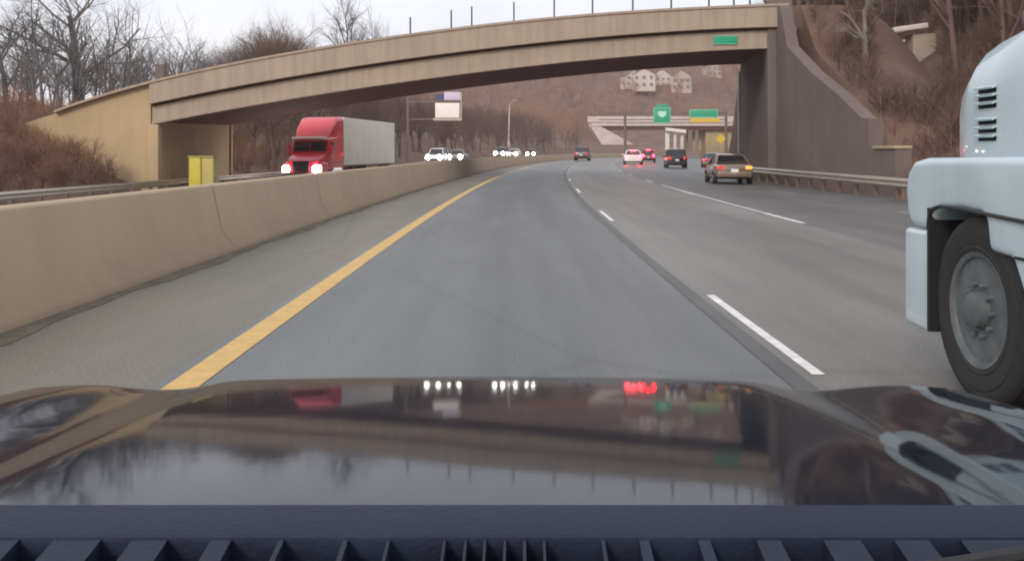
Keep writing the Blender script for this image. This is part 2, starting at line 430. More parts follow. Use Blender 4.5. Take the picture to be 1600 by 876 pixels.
# ------------------------------------------------------------------ guardrails
def guardrail(label, x, y0, y1, zf, face, posts_every=1.9, top=.74):
    t = thing('guardrail', label, 'guardrail', (cx(y0) + x, y0, zf(x, y0)))
    org = t.location
    rail = MB(); rings = []
    wp = [(0, .31), (.02, .27), (.075, .23), (.02, .17), (.02, .14), (.075, .08), (.02, .03), (0, 0)]   # W-beam
    y = y0
    while y <= y1 + .01:
        z = zf(x, y) + top - .31
        rings.append([(cx(y) + x + face * px, y, z + pz) for px, pz in wp] + [(cx(y) + x + face * (px - .012), y, z + pz) for px, pz in reversed(wp)])
        y += (y1 - y0) / max(1, round((y1 - y0) / 2))
    rail.loft(rings); rail.build('rail', M['galv'], t, smooth=True, org=org)
    y = y0 + .4; first = None
    while y < y1:
        c = (cx(y) + x - face * .10, y, zf(x, y))
        if first is None:
            p = MB().box((0, 0, top / 2 - .08), (.16, .12, top + .1)).box((face * .06, 0, top - .15), (.09, .12, .28)).build('post', M['rustpost'], t, bevel=.008)
            first = p
        else:
            p = first.copy(); col.objects.link(p); p.parent = t
        p.location = Vector(c) - Vector(org)
        y += posts_every
    return t
guardrail('steel guardrail along the far roadside below the tan wing wall', -17.6, -4, 96, zopp, 1)
guardrail('steel guardrail running from the grey retaining wall towards the white lorry', 11.35, -2, 52, zr, -1, top=.70)

# ------------------------------------------------------------------ the overpass
D, DF = 46.0, 57.0               # near and far faces
TOP = [(60, 188), (87, 178), (148, 155), (238, 132), (360, 104), (440, 86.6), (541, 73), (640, 59), (720, 45.5), (821, 35), (920, 27.8), (1000, 21), (1101, 15), (1222, 10.5)]
LED = [(238, 163), (340, 142), (440, 122), (541, 108), (640, 93.5), (720, 81.6), (821, 69), (920, 60.5), (1000, 54), (1101, 48), (1222, 43)]
BOT = [(239, 194), (340, 174.5), (440, 156), (541, 142), (640, 128), (720, 115.5), (821, 103), (920, 94.3), (1000, 87), (1101, 80), (1222, 75)]
FAR = [(239, 218), (355, 197), (440, 179.5), (541, 164.5), (640, 151), (720, 139), (821, 125.5), (920, 117), (1000, 109), (1101, 103), (1222, 99)]
def fitz(pts, dist, deg=4):
    X = np.array([(u - 800) / F * dist for u, v in pts]); Z = np.array([H + (237 - v) / F * dist for u, v in pts])
    return np.poly1d(np.polyfit(X, Z, deg))
zt, zl, zb, zf_ = fitz(TOP, D, 5), fitz(LED, D), fitz(BOT, D), fitz(FAR, DF)
XL, XR = -17.55, 13.0
br = thing('overpass_bridge', 'arched tan concrete road bridge spanning both carriageways ahead', 'bridge', (0, D, 0))
org = br.location
def sweep(fn, x0, x1, n=48):
    return [fn(x0 + (x1 - x0) * i / n) for i in range(n + 1)]
# parapet: overhangs the girder by .25 m
def par(x):
    t, l = zt(x), zl(x)
    return [(x, D - .34, t - .02), (x, D - .34, l), (x, D + .35, l), (x, D + .35, t - .02)]
MB().loft(sweep(par, XL, XR)).build('parapet', M['bridge'], br, org=org, smooth=True)
def cop(x):
    t = zt(x); return [(x, D - .40, t + .10), (x, D - .40, t - .018), (x, D + .42, t - .018), (x, D + .42, t + .10)]
MB().loft(sweep(cop, XL - 4.6, XR + .4)).build('coping', M['bridge'], br, org=org, smooth=True)
def gir(x):
    l, b = zl(x) - .13, zb(x); return [(x, D, l), (x, D, b), (x, D + .45, b), (x, D + .45, l)]
MB().loft(sweep(gir, XL, XR)).build('girder', M['bridge'], br, org=org, smooth=True)
def shadow_strip(x):
    l = zl(x); return [(x, D + .12, l - .004), (x, D + .12, l - .128), (x, D + .44, l - .128), (x, D + .44, l - .004)]
MB().loft(sweep(shadow_strip, XL, XR)).build('ledge_shadow_strip', M['soffit'], br, org=org, smooth=True)  # added slot in dark soffit colour, stands in for the shadow under the ledge
def flange(x):
    b = zb(x); return [(x, D - .05, b + .09), (x, D - .05, b - .004), (x, D + .40, b - .004), (x, D + .40, b + .09)]
MB().loft(sweep(flange, XL, XR)).build('girder_flange', M['bridge'], br, org=org, smooth=True)
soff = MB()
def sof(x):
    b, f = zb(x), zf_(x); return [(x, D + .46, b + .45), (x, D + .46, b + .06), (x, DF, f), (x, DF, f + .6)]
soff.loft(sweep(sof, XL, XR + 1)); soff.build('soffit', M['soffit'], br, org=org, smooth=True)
def dk(x):
    l, f = zl(x), zf_(x); return [(x, D + .46, l + .1), (x, D + .46, l - .35), (x, DF + .2, f + .62), (x, DF + .2, l + .1)]
MB().loft(sweep(dk, XL, XR + 1)).build('deck', M['bridge'], br, org=org, smooth=True)
def par2(x):
    l = zl(x); return [(x, DF - .2, l + 1.1), (x, DF - .2, l + .11), (x, DF + .15, l + .11), (x, DF + .15, l + 1.1)]
MB().loft(sweep(par2, XL, XR + 1)).build('parapet', M['bridge'], br, org=org, smooth=True)
# fence posts along the parapet
fp = None
for u, hgt in [(641, .86), (705, .93), (737, .98), (803, .98), (866, 1.05), (926, 1.1), (989, 1.1), (1049, 1.1), (1108, 1.1), (1147, 1.1), (1172, 1.1), (1196, 1.1)]:
    x = (u - 800) / F * D
    p = MB().box((0, 0, hgt / 2), (.075, .075, hgt)).box((0, 0, .02), (.16, .14, .04)).build('fence_post', M['darkpost'], br)
    p.location = (x, .05, zt(x) + .09)
p = MB().box((0, 0, .38), (.42, .5, .80)).build('end_post', M['grey_conc'], br, bevel=.03); p.location = ((252 - 800) / F * D, .05, zt((252 - 800) / F * D) + .06)
# left abutment with its front pilaster and the tan wing wall
lw = [(XL - .02, -1.2)]
wall_pts = [(-24.2, -1.2)] + [(x, zt(x) - .02) for x in np.linspace(-22.6, XL - .02, 14)]
wall_pts[1] = (-24.2, zt(-22.6) - .5)
MB().prism(wall_pts + [(XL - .02, -1.2)], 'y', D - .10, D + .40).build('wing_wall', M['wing'], br, org=org)
MB().box((XL + .1, D + .10, (zb(XL) - 1.2) / 2 - .01), (.52, .5, zb(XL) + 1.2)).build('pilaster', M['wing'], br, bevel=.03, org=org)
xa, xb = XL + .12, at(357, 0, DF).x
ab = MB().prism([(xa, D + .36), (xa - 3, D + .36), (xb - 3.3, DF + .3), (xb, DF + .3)], 'z', -1.2, zf_(xb) + .05)
ab.build('abutment', M['abut'], br, org=org)
MB().box((xb + .02, DF + .32, (zf_(xb) - 1.2) / 2), (.2, .24, zf_(xb) + 1.2)).build('pilaster', M['wing'], br, org=org)
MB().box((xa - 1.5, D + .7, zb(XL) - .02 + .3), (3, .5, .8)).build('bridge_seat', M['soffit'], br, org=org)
# right abutment and the stepped retaining wall that comes towards us
ra, rb = at(1203, 0, D).x, at(1157, 0, DF).x
MB().prism([(ra, D + .3), (ra + .9, D + .3), (rb + .9, DF), (rb, DF)], 'z', -1, zf_(rb) - .05).build('abutment', M['grey_conc'], br, org=org)
MB().box((rb + .10, DF + .1, 2.9), (.42, .3, 2 * 2.9 + .6)).build('pilaster', M['pale_conc'], br, org=org)
rw = thing('retaining_wall', 'stepped grey concrete retaining wall sloping down from the bridge abutment', 'wall', (cx(38) + 12.2, 38, 0))
pts = [(46.28, -.8), (46.28, 8.6), (45.2, 8.2), (44.0, 6.2), (40.5, 4.7), (37.2, 3.55), (34.7, 2.55), (34.0, 2.5), (33.99, 1.45), (31.6, 1.38), (31.58, -.8)]
MB().prism(pts, 'x', rw.location.x, rw.location.x + .55).build('wall', M['grey_conc'], rw, org=rw.location)
MB().box((rw.location.x + .24, 32.5, 1.45), (.62, 1.9, .10)).build('coping', M['barrier'], rw, org=rw.location, bevel=.015)  # tan on the grey wall: light catching the cap is put into the colour
MB().box((rw.location.x + .2, D + .1, 4.1), (1.2, .45, 9.2)).build('pier', M['grey_conc'], rw, org=rw.location, bevel=.03)

# small green name plate fixed to the girder
c = at(1133, 63, D)
t = thing('bridge_sign', 'small green plate fixed to the girder of the arched bridge', 'sign', (c.x, D - .03, c.z))
MB().box((0, -.03, 0), (1.14, .03, .40)).build('panel', M['sign_green'], t, bevel=.008)
MB().box((0, -.048, .20), (1.14, .012, .03)).box((0, -.048, -.20), (1.14, .012, .03)).build('border', mat('sign_pale_green', (.25, .60, .42), .5), t)

# ------------------------------------------------------------------ bare trees
def branch(rng, V, Fc, p, d, ln, r, lvl, maxl, kids, up, sides):
    seg = 4 if lvl == 0 else (3 if lvl < maxl else 2)
    pts = [p.copy()]; dd = d.copy(); dirs = [d.copy()]
    for i in range(seg):
        dd = (dd + Vector((rng.uniform(-1, 1), rng.uniform(-1, 1), rng.uniform(-.6, 1) * up)) * (.10 if lvl == 0 else .24)).normalized()
        pts.append(pts[-1] + dd * ln / seg); dirs.append(dd.copy())
    ns = sides[min(lvl, len(sides) - 1)]
    o = len(V); a = d.orthogonal().normalized()
    for i, q in enumerate(pts):
        e = dirs[i]; a = (a - e * a.dot(e)).normalized(); b = e.cross(a)
        rr = r * (1 - .62 * i / seg) if lvl < maxl else r * (1 - .75 * i / seg)
        for k in range(ns):
            an = 2 * math.pi * k / ns; V.append(q + (a * math.cos(an) + b * math.sin(an)) * rr)
    for i in range(seg):
        for k in range(ns):
            Fc.append((o + i * ns + k, o + i * ns + (k + 1) % ns, o + (i + 1) * ns + (k + 1) % ns, o + (i + 1) * ns + k))
    if lvl >= maxl: return
    nk = kids[lvl]
    for j in range(nk):
        t = rng.uniform(.32 if lvl == 0 else .2, 1.0); s = t * seg; i = min(seg - 1, int(s)); q = pts[i].lerp(pts[i + 1], s - i)
        e = dirs[i + 1]; side = Vector((rng.uniform(-1, 1), rng.uniform(-1, 1), rng.uniform(-1, 1)))
        side = (side - e * side.dot(e)).normalized()
        sp = rng.uniform(.5, 1.15)
        nd = (e * math.cos(sp) + side * math.sin(sp) + Vector((0, 0, .18 * up))).normalized()
        branch(rng, V, Fc, q, nd, ln * rng.uniform(.42, .68) * (1.15 - .35 * t), r * (1 - .62 * t) * rng.uniform(.5, .7), lvl + 1, maxl, kids, up, sides)

def tree_parts(seed, h, maxl, kids, r=None, up=1.0, sides=(7, 5, 4, 3), split=.62):
    """returns (trunk, crown) as vertex / quad lists"""
    rng = random.Random(seed); V, Fc = [], []
    branch(rng, V, Fc, Vector((0, 0, -.3)), Vector((rng.uniform(-.08, .08), rng.uniform(-.08, .08), 1)).normalized(), h * split, r or h * .022, 0, maxl, kids, up, sides)
    nt = 4 * sides[0]
    return V, Fc, nt
def hero_tree(label, loc, h, seed, kids, maxl=3, mt=None, mc=None, lean=0, r=None, up=1.0, sx=1.0, group=None):
    t = thing('bare_tree', label, 'tree', loc, random.Random(seed).uniform(0, 6), group)
    V, Fc, nt = tree_parts(seed, h, maxl, kids, r, up)
    a = MB(); a.v = [tuple(p) for p in V]; a.f = Fc[:nt]
    used = {i for f in Fc[:nt] for i in f}; a.v = a.v[:max(used) + 1]; a.build('trunk', mt or M['bark'], t, smooth=True)
    b = MB(); off = max(used) + 1; b.v = [tuple(p) for p in V[off:]]; b.f = [tuple(i - off for i in f) for f in Fc[nt:]]
    b.build('crown', mc or M['twigs_grey'], t)
    t.rotation_euler.y = lean
    t.scale = (sx, sx, 1)
    return t

def mass(name, m, variants, places):
    """many small trees or shrubs as one mesh: places = (x, y, z, scale, rot, squash)"""
    vs, qs = [], []; off = 0
    arr = [(np.array([tuple(p) for p in V]), np.array(Fc)) for V, Fc, _ in variants]
    rng = random.Random(5)
    for (x, y, z, s, rot, sq) in places:
        v, f = arr[rng.randrange(len(arr))]
        c, sn = math.cos(rot), math.sin(rot)
        q = np.empty_like(v); q[:, 0] = (v[:, 0] * c - v[:, 1] * sn) * s * sq + x; q[:, 1] = (v[:, 0] * sn + v[:, 1] * c) * s * sq + y; q[:, 2] = v[:, 2] * s + z
        vs.append(q); qs.append(f + off); off += len(v)
    V = np.concatenate(vs).astype(np.float32); Q = np.concatenate(qs).astype(np.int32)
    me = bpy.data.meshes.new(name)
    me.vertices.add(len(V)); me.vertices.foreach_set('co', V.ravel())
    me.loops.add(Q.size); me.loops.foreach_set('vertex_index', Q.ravel())
    me.polygons.add(len(Q)); me.polygons.foreach_set('loop_start', np.arange(0, Q.size, 4, dtype=np.int32))
    me.polygons.foreach_set('loop_total', np.full(len(Q), 4, dtype=np.int32))
    me.update(calc_edges=True); me.materials.append(m)
    o = bpy.data.objects.new(name, me); col.objects.link(o)
    return tag(o, kind='stuff')

rng = random.Random(11)
near_var = [tree_parts(100 + i, 9, 3, (8, 5, 4), r=.15, sides=(5, 3, 3, 3), split=.8) for i in range(4)]
far_var = [tree_parts(200 + i, 9, 2, (9, 6), r=.17, sides=(4, 3, 3), split=.85) for i in range(4)]
bush_var = [tree_parts(300 + i, 3, 2, (10, 7), r=.05, sides=(3, 3, 3), split=.6) for i in range(3)]
# woods on the right hillside
pl = []
while len(pl) < 1000:
    y = rng.uniform(30, 235); x = cx(y) + redge(y) + rng.uniform(5, 75)
    if x < 0 or (y < 46 and x - cx(y) < 15): continue
    if x / y > .62 or (abs(x / y - .418) < .045 and y < 68): continue
    pl.append((x, y, terrain(x, y) - .1, rng.uniform(.55, 1.15), rng.uniform(0, 6.28), rng.uniform(.8, 1.1)))
n0 = len(pl)
while len(pl) < n0 + 420:
    y = rng.uniform(47, 120); u = rng.uniform(1225, 1600); x = (u - 800) / F * y; r_ = x - cx(y) - redge(y)
    if r_ < 1.5 or (abs(x / y - .418) < .045 and y < 68): continue
    pl.append((x, y, terrain(x, y) - .1, rng.uniform(.5, 1.1), rng.uniform(0, 6.28), rng.uniform(.75, 1.0)))
mass('hillside_woods', M['twigs'], near_var, pl)
# woods on the far hill
pl = []
while len(pl) < 2600:
    y = rng.uniform(262, 520); x = rng.uniform(-160, 250)
    if abs(x - cx(y)) < 24 and y < 330: continue
    if not -.38 < x / y < .5: continue
    pl.append((x, y, terrain(x, y) - .2, rng.uniform(.7, 1.15), rng.uniform(0, 6.28), rng.uniform(.9, 1.3)))
mass('far_woods', M['twigs_far'], far_var, pl)
# brush and young trees on the left bank and beyond the far carriageway
pl = []
pg = []
while len(pl) + len(pg) < 620:
    y = rng.uniform(62, 260); x = cx(y) - 19.5 - abs(rng.gauss(0, 26))
    if not -.62 < x / y: continue
    (pg if x / y < -.30 else pl).append((x, y, terrain(x, y) - .1, rng.uniform(.45, .9), rng.uniform(0, 6.28), rng.uniform(.9, 1.3)))
mass('roadside_woods', M['twigs'], near_var, pl)
mass('roadside_woods', M['twigs_grey'], near_var, pg)
pl = []
while len(pl) < 900:
    y = rng.uniform(24, 110); x = cx(y) - 19.6 - abs(rng.gauss(0, 9))
    if not -.64 < x / y or 45 < y < 58 and x > -24: continue
    pl.append((x, y, terrain(x, y) - .05, rng.uniform(.35, .9), rng.uniform(0, 6.28), rng.uniform(1, 1.6)))
n0 = len(pl)
while len(pl) < n0 + 420:
    y = rng.uniform(29, 45.5); x = cx(y) - 19.2 - rng.uniform(0, 16)
    if x / y < -.68: continue
    pl.append((x, y, terrain(x, y) - .05, rng.uniform(.25, .62), rng.uniform(0, 6.28), rng.uniform(1.1, 1.7)))
mass('bank_brush', M['bank_brush'], bush_var, pl)
pl = []
while len(pl) < 2000:
    y = rng.uniform(24, 130); x = cx(y) + redge(y) + 1.6 + abs(rng.gauss(0, 16))
    if 31 < y < 58 and x - cx(y) < 13.6: continue
    if x / y > .62 or (abs(x / y - .42) < .036 and y < 62 and 237 - (terrain(x, y) + 1.6 - H) * F / y < 104): continue
    pl.append((x, y, terrain(x, y) - .05, rng.uniform(.3, .8), rng.uniform(0, 6.28), rng.uniform(1, 1.5)))
n0 = len(pl)
while len(pl) < n0 + 1300:
    y = rng.uniform(33, 72); x = cx(y) + redge(y) + 1.3 + rng.uniform(.9, 20)
    if x / y > .62 or (abs(x / y - .42) < .036 and y < 62 and 237 - (terrain(x, y) + 1.6 - H) * F / y < 104): continue
    pl.append((x, y, terrain(x, y) - .05, rng.uniform(.3, .85), rng.uniform(0, 6.28), rng.uniform(1.1, 1.7)))
mass('hillside_brush', M['brush'], bush_var, pl)

def ground_at(u, y):
    x = (u - 800) / F * y; return (x, y, terrain(x, y))
hero_tree('tall bare forked tree above the low end of the tan wing wall', ground_at(122, 74), 13.5, 41, (9, 7, 6, 4), 4, r=.36, up=.7, sx=1.25)
hero_tree('bare grey tree at the far end of the left bank, cut by the frame', ground_at(15, 80), 11.5, 43, (9, 7, 6), 3, r=.24, up=.8, sx=1.2)
hero_tree('small bare tree showing over the coping beside the end post', ground_at(325, 96), 9.5, 47, (10, 7, 6), 3, r=.16, up=.6, sx=1.2)
hero_tree('bare dome shaped tree rising above the middle of the bridge parapet', ground_at(552, 112), 18.5, 61, (14, 10, 8), 3, mc=M['bark'], r=.34, up=.55, sx=.85)
hero_tree('slim dark bare tree just beside the dome shaped tree', ground_at(590, 116), 19.5, 53, (9, 6, 6), 3, r=.2, up=1.0, sx=.9)
hero_tree('pale forked tree trunk standing behind the stepped retaining wall', ground_at(1352, 41), 5.2, 59, (6, 5, 4), 3, mt=M['barklt'], mc=M['barklt'], r=.17, up=1.0)

# reddish thicket above the bridge, left of the dome tree
pl = []
for i in range(110):
    u = rng.uniform(345, 505); y = rng.uniform(92, 120); x = (u - 800) / F * y
    k = 1 - abs(u - 450) / 130
    pl.append((x, y, terrain(x, y) - .1, (.74 + .38 * k) + rng.uniform(-.05, .05), rng.uniform(0, 6), 1.1))
mass('bare_thicket', M['brush'], near_var, pl)

# ------------------------------------------------------------------ far overpass with its bent, abutment and signs
YF = 250.0
fo = thing('overpass_bridge', 'distant cream flat road bridge behind the green highway signs', 'bridge', (at(1025, 237, YF).x, YF, 0))
fo_o = fo.location
def FX(u): return at(u, 0, YF).x
def FZ(v): return at(0, v, YF).z
def fbox(u0, u1, v0, v1, y0, y1): return MB().box(((FX(u0) + FX(u1)) / 2, (y0 + y1) / 2, (FZ(v0) + FZ(v1)) / 2), (abs(FX(u1) - FX(u0)), y1 - y0, abs(FZ(v0) - FZ(v1))))
fbox(918, 1180, 182, 191, YF - .3, YF + .1).build('parapet', M['pale_conc'], fo, org=fo_o)
fbox(924, 1180, 191.3, 197, YF, YF + 9).build('girder', M['pale_conc'], fo, org=fo_o)
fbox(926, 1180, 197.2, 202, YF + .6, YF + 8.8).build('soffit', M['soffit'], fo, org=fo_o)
fbox(920, 1180, 178.5, 179.6, YF + .2, YF + .3).build('railing', M['darkpost'], fo, org=fo_o)
MB().prism([(FX(922), FZ(198)), (FX(938), FZ(198)), (FX(990), FZ(226)), (FX(940), FZ(226))], 'y', YF - 1, YF + 9).build('abutment', M['pale_conc'], fo, org=fo_o)
MB().prism([(FX(1105), -1), (FX(1105), FZ(202)), (FX(1180), FZ(202)), (FX(1180), -1)], 'y', YF + 2, YF + 9).build('abutment', M['abut'], fo, org=fo_o)
for u, w_ in [(1044, 6), (1056, 4), (1067, 4)]:
    fbox(u - w_ / 2, u + w_ / 2, 203, 234, YF + 1.2, YF + 2).build('column', M['sign_white'], fo, org=fo_o)
for u in (1079, 1090, 1100):
    fbox(u - 2, u + 2, 203, 236, YF + 5, YF + 5.8).build('column', M['abut'], fo, org=fo_o)
MB().prism([(FX(1040), FZ(199.5)), (FX(1040), FZ(204)), (FX(1072), FZ(208)), (FX(1072), FZ(203))], 'y', YF - .2, YF + 1.1).build('pier_cap', M['sign_white'], fo, org=fo_o)

def overhead(label, u0, u1, v0, v1, y, yellow=None, shield=False, tab=False):
    x0, x1 = at(u0, 0, y).x, at(u1, 0, y).x; z0, z1 = at(0, v1, y).z, at(0, v0, y).z
    t = thing('highway_sign', label, 'road sign', ((x0 + x1) / 2, y, 0)); o_ = t.location
    MB().box(((x0 + x1) / 2, y, (z0 + z1) / 2), (x1 - x0, .12, z1 - z0)).build('panel', M['sign_green'], t, org=o_, bevel=.05)
    e = .14; bd = MB()
    for zz in (z0 + e, z1 - e): bd.box(((x0 + x1) / 2, y - .08, zz), (x1 - x0 - 2 * e, .03, .1))
    for xx in (x0 + e, x1 - e): bd.box((xx, y - .08, (z0 + z1) / 2), (.1, .03, z1 - z0 - 2 * e - .12))
    bd.build('border', mat('border_mint', (.35, .72, .58), .5), t, org=o_)
    if tab: MB().box(((x0 + x1) / 2, y, z1 + .42), ((x1 - x0) * .68, .12, .78)).build('tab_panel', M['sign_green'], t, org=o_, bevel=.04)
    if shield:
        c = Vector(((x0 + x1) / 2, y - .085, (z0 + z1) / 2 + .3))
        sh = [(c.x + a * 1.05, c.z + b * .8) for a, b in [(-1, .75), (-.55, .95), (0, .8), (.55, .95), (1, .75), (.95, -.1), (.6, -.7), (0, -1), (-.6, -.7), (-.95, -.1)]]
        MB().prism(sh, 'y', y - .11, y - .065).build('shield', mat('shield_mint', (.5, .85, .72), .5), t, org=o_)
    if yellow:
        MB().box(((x0 + x1) / 2 + .3, y, z0 - .62), (x1 - x0 + .2, .1, 1.05)).build('panel', M['sign_yellow'], t, org=o_)
    return t, x0, x1, z0, z1
overhead('square green sign with a pale shield over the distant road', 1021, 1048, 168, 193, 236, shield=True, tab=True)
overhead('wide green highway sign above a yellow strip near the right abutment', 1077, 1122, 171, 184, 236, yellow=True)
g = thing('sign_gantry', 'thin steel gantry carrying the green signs before the far bridge', 'gantry', (at(1050, 0, 237).x, 237, 0)); go = g.location
xa_, xb_ = at(935, 0, 237).x, at(1135, 0, 237).x
MB().tube([(xa_, 237, at(0, 176, 237).z), (xb_, 237, at(0, 176, 237).z)], .12).tube([(xa_, 237, at(0, 187, 237).z), (xb_, 237, at(0, 187, 237).z)], .12).build('truss', M['rustpost'], g, org=go)
for xx in (at(977, 0, 237).x, xb_): MB().tube([(xx, 237.3, -1), (xx, 237.3, at(0, 174, 237).z)], [.42, .3]).build('upright', M['rustpost'], g, org=go)

# yellow warning sign near the abutment
c = at(1126, 217, 140)
t = thing('warning_sign', 'yellow diamond warning sign beyond the right abutment', 'road sign', (c.x, 140, terrain(c.x, 140)))
MB().prism([(0, -.75), (.75, 0), (0, .75), (-.75, 0)], 'y', -.03, .03).build('panel', M['sign_yellow'], t).location = (0, -.08, c.z - t.location.z)
MB().tube([(0, 0, -.3), (0, 0, c.z - t.location.z + .5)], .05).build('post', M['galv'], t)

# cantilever sign on the left carriageway
YS = 110
t = thing('cantilever_sign', 'white blank board hung from a cantilever pole beyond the cream trailer', 'road sign', (at(637, 0, YS).x, YS, zopp(-18, YS) - .1)); so = t.location
def sb(u0, u1, v0, v1, y, th): a, b = at(u0, v0, y), at(u1, v1, y); return MB().box(((a.x + b.x) / 2, y, (a.z + b.z) / 2), (abs(b.x - a.x), th, abs(a.z - b.z)))
MB().tube([(so.x, YS, so.z - .2), (so.x, YS, at(0, 150, YS).z)], [.17, .12], 10).build('pole', M['barklt'], t, org=so)
MB().tube([(so.x, YS, at(0, 187, YS).z), (at(722, 0, YS).x, YS, at(0, 186, YS).z)], .075).tube([(so.x, YS, at(0, 160, YS).z), (at(722, 0, YS).x, YS, at(0, 158.5, YS).z)], .075).build('arm', M['barklt'], t, org=so)
sb(680, 718, 161, 184, YS - .2, .08).build('panel', M['sign_white'], t, org=so, bevel=.02)
sb(677, 721.5, 184.6, 188.5, YS - .2, .2).build('walkway', M['galv'], t, org=so)
sb(694, 719.5, 144, 156.5, YS - .2, .08).build('panel', M['sign_pale'], t, org=so, bevel=.02)
sb(681, 693.6, 147.5, 156, YS - .2, .08).build('panel', M['sign_blue'], t, org=so)
sb(719.6, 721.4, 144, 184, YS - .2, .14).build('hanger', M['galv'], t, org=so)

# street lamp
YL = 180
b0 = at(794, 0, YL); t = thing('street_lamp', 'tall pale lamp post with a short arm in front of the brown hill', 'street lamp', (b0.x, YL, zopp(-18, YL))); so = t.location
tp = at(796, 166, YL)
MB().tube([(b0.x, YL, so.z - .2), (tp.x, YL, tp.z)], [.2, .1], 8).build('pole', M['pale_conc'], t, org=so)
MB().tube([(tp.x, YL, tp.z), (tp.x + .5, YL - .2, tp.z + .9), (tp.x + 1.6, YL - .4, tp.z + 1.3)], .06, 6).build('arm', M['pale_conc'], t, org=so)
MB().box((tp.x + 1.9, YL - .45, tp.z + 1.28), (.75, .3, .16)).build('lamp_head', M['grey_conc'], t, org=so, bevel=.05)
MB().box((b0.x + .1, YL - .3, at(0, 226, YL).z), (.5, .35, .9)).build('control_box', M['pale_conc'], t, org=so, bevel=.04)

# yellow crash cushion in front of the left abutment
c = at(317, 270, 47.5); zc = zopp(-17.5, 47)
t = thing('crash_cushion', 'yellow crash cushion box standing against the left abutment', 'crash cushion', (c.x, 47.6, zc)); hh = at(0, 246, 47).z - zc
MB().box((-.3, 0, hh / 2), (.62, .9, hh)).build('barrel', M['cushion'], t, bevel=.08, seg=3)
MB().box((.34, .03, hh / 2), (.62, .9, hh)).build('barrel', M['cushion2'], t, bevel=.08, seg=3)
MB().box((0, 0, hh + .035), (1.30, .96, .07)).build('lid', M['cushion2'], t, bevel=.02)

# ------------------------------------------------------------------ houses
def house(label, loc, rz, wd, dp, ht, rh, wall, roof, nwin=3, group=None, storeys=2):
    t = thing('house', label, 'house', loc, rz, group)
    MB().box((0, 0, ht / 2 - .5), (wd, dp, ht + 1)).prism([(-wd / 2, ht), (wd / 2, ht), (0, ht + rh)], 'y', -dp / 2, dp / 2).build('wall', wall, t)
    rf = MB(); e = .35
    for s in (-1, 1):
        rf.prism([(s * (wd / 2 + e), ht - e * rh / (wd / 2) + .02), (s * (wd / 2 + e), ht - e * rh / (wd / 2) + .2), (0, ht + rh + .2), (0, ht + rh + .02)], 'y', -dp / 2 - e, dp / 2 + e)
    ro = rf.build('roof', roof, t)
    MB().box((wd * .22, 0, ht + rh * .9), (.7, .7, 1.6)).build('chimney', M['roof'], ro)
    for st in range(storeys):
        for k in range(nwin):
            x = (k - (nwin - 1) / 2) * wd / nwin; z = ht / storeys * (st + .55)
            wn = MB().box((x, -dp / 2 - .03, z), (wd / nwin * .48, .06, ht / storeys * .5)).build('window', M['window'], t)
    return t
def hz(u, v, y): p = at(u, v, y); return p
for (u, v, y, rz, sz, lab, wm, rm) in [
    (983, 138, 395, .3, 1.0, 'pale house at the left end of the distant hillside row', 'siding', 'roof'),
    (1004, 141, 385, -.2, 1.25, 'tallest white house in the middle of the distant hillside row', 'siding', 'roof'),
    (1030, 139, 400, .1, .95, 'small white gabled house right of the tallest hillside house', 'siding', 'roof_pale'),
    (1062, 144, 390, -.3, 1.15, 'long low pale house further along the distant hillside row', 'siding2', 'roof_pale'),
    (1108, 122, 420, .2, 1.0, 'grey house highest on the hill beside the abutment', 'siding2', 'roof')]:
    p = hz(u, v, y); gz = terrain(p.x, y)
    house(lab, (p.x, y - 6, min(p.z, gz + 6)), rz, 7 * sz, 6, 4.6 * sz, 2.4, M[wm], M[rm], group='houses on the far hill')
for (u, y, lab, wd, rm) in [(1372, 132, 'pale house at the left of the row above the bank', 5.5, 'roof'), (1420, 128, 'white house in the middle of the row above the bank', 6.5, 'roof_pale'), (1466, 124, 'narrow pale house at the right of the row above the bank', 5, 'roof')]:
    p = at(u, 42, y); house(lab, (p.x, y, p.z), .25, wd, 6, 4.6, 2.2, M['siding'], M[rm], group='houses above the bank')
p = at(1414, 76, 56)
t = thing('garden_shed', 'small pale roofed shed alone on the brown slope', 'shed', (p.x, 56, p.z))
MB().box((.85, -.1, -.05), (1.35, 1.2, 1.7)).build('wall', M['siding2'], t)
MB().box((-.1, -.2, 1.1), (2.0, 1.9, .30), (0, R(-8), 0)).build('roof', M['roof_pale'], t, bevel=.06)
MB().box((-.85, -.3, .30), (1.0, 1.2, .10), (0, R(-8), 0)).build('porch_roof', M['roof_pale'], t)
MB().tube([(-1.2, -.7, .25), (-1.2, -.7, -2)], .05).tube([(-1.2, .2, .25), (-1.2, .2, -2)], .05).build('porch_post', M['rustpost'], t)

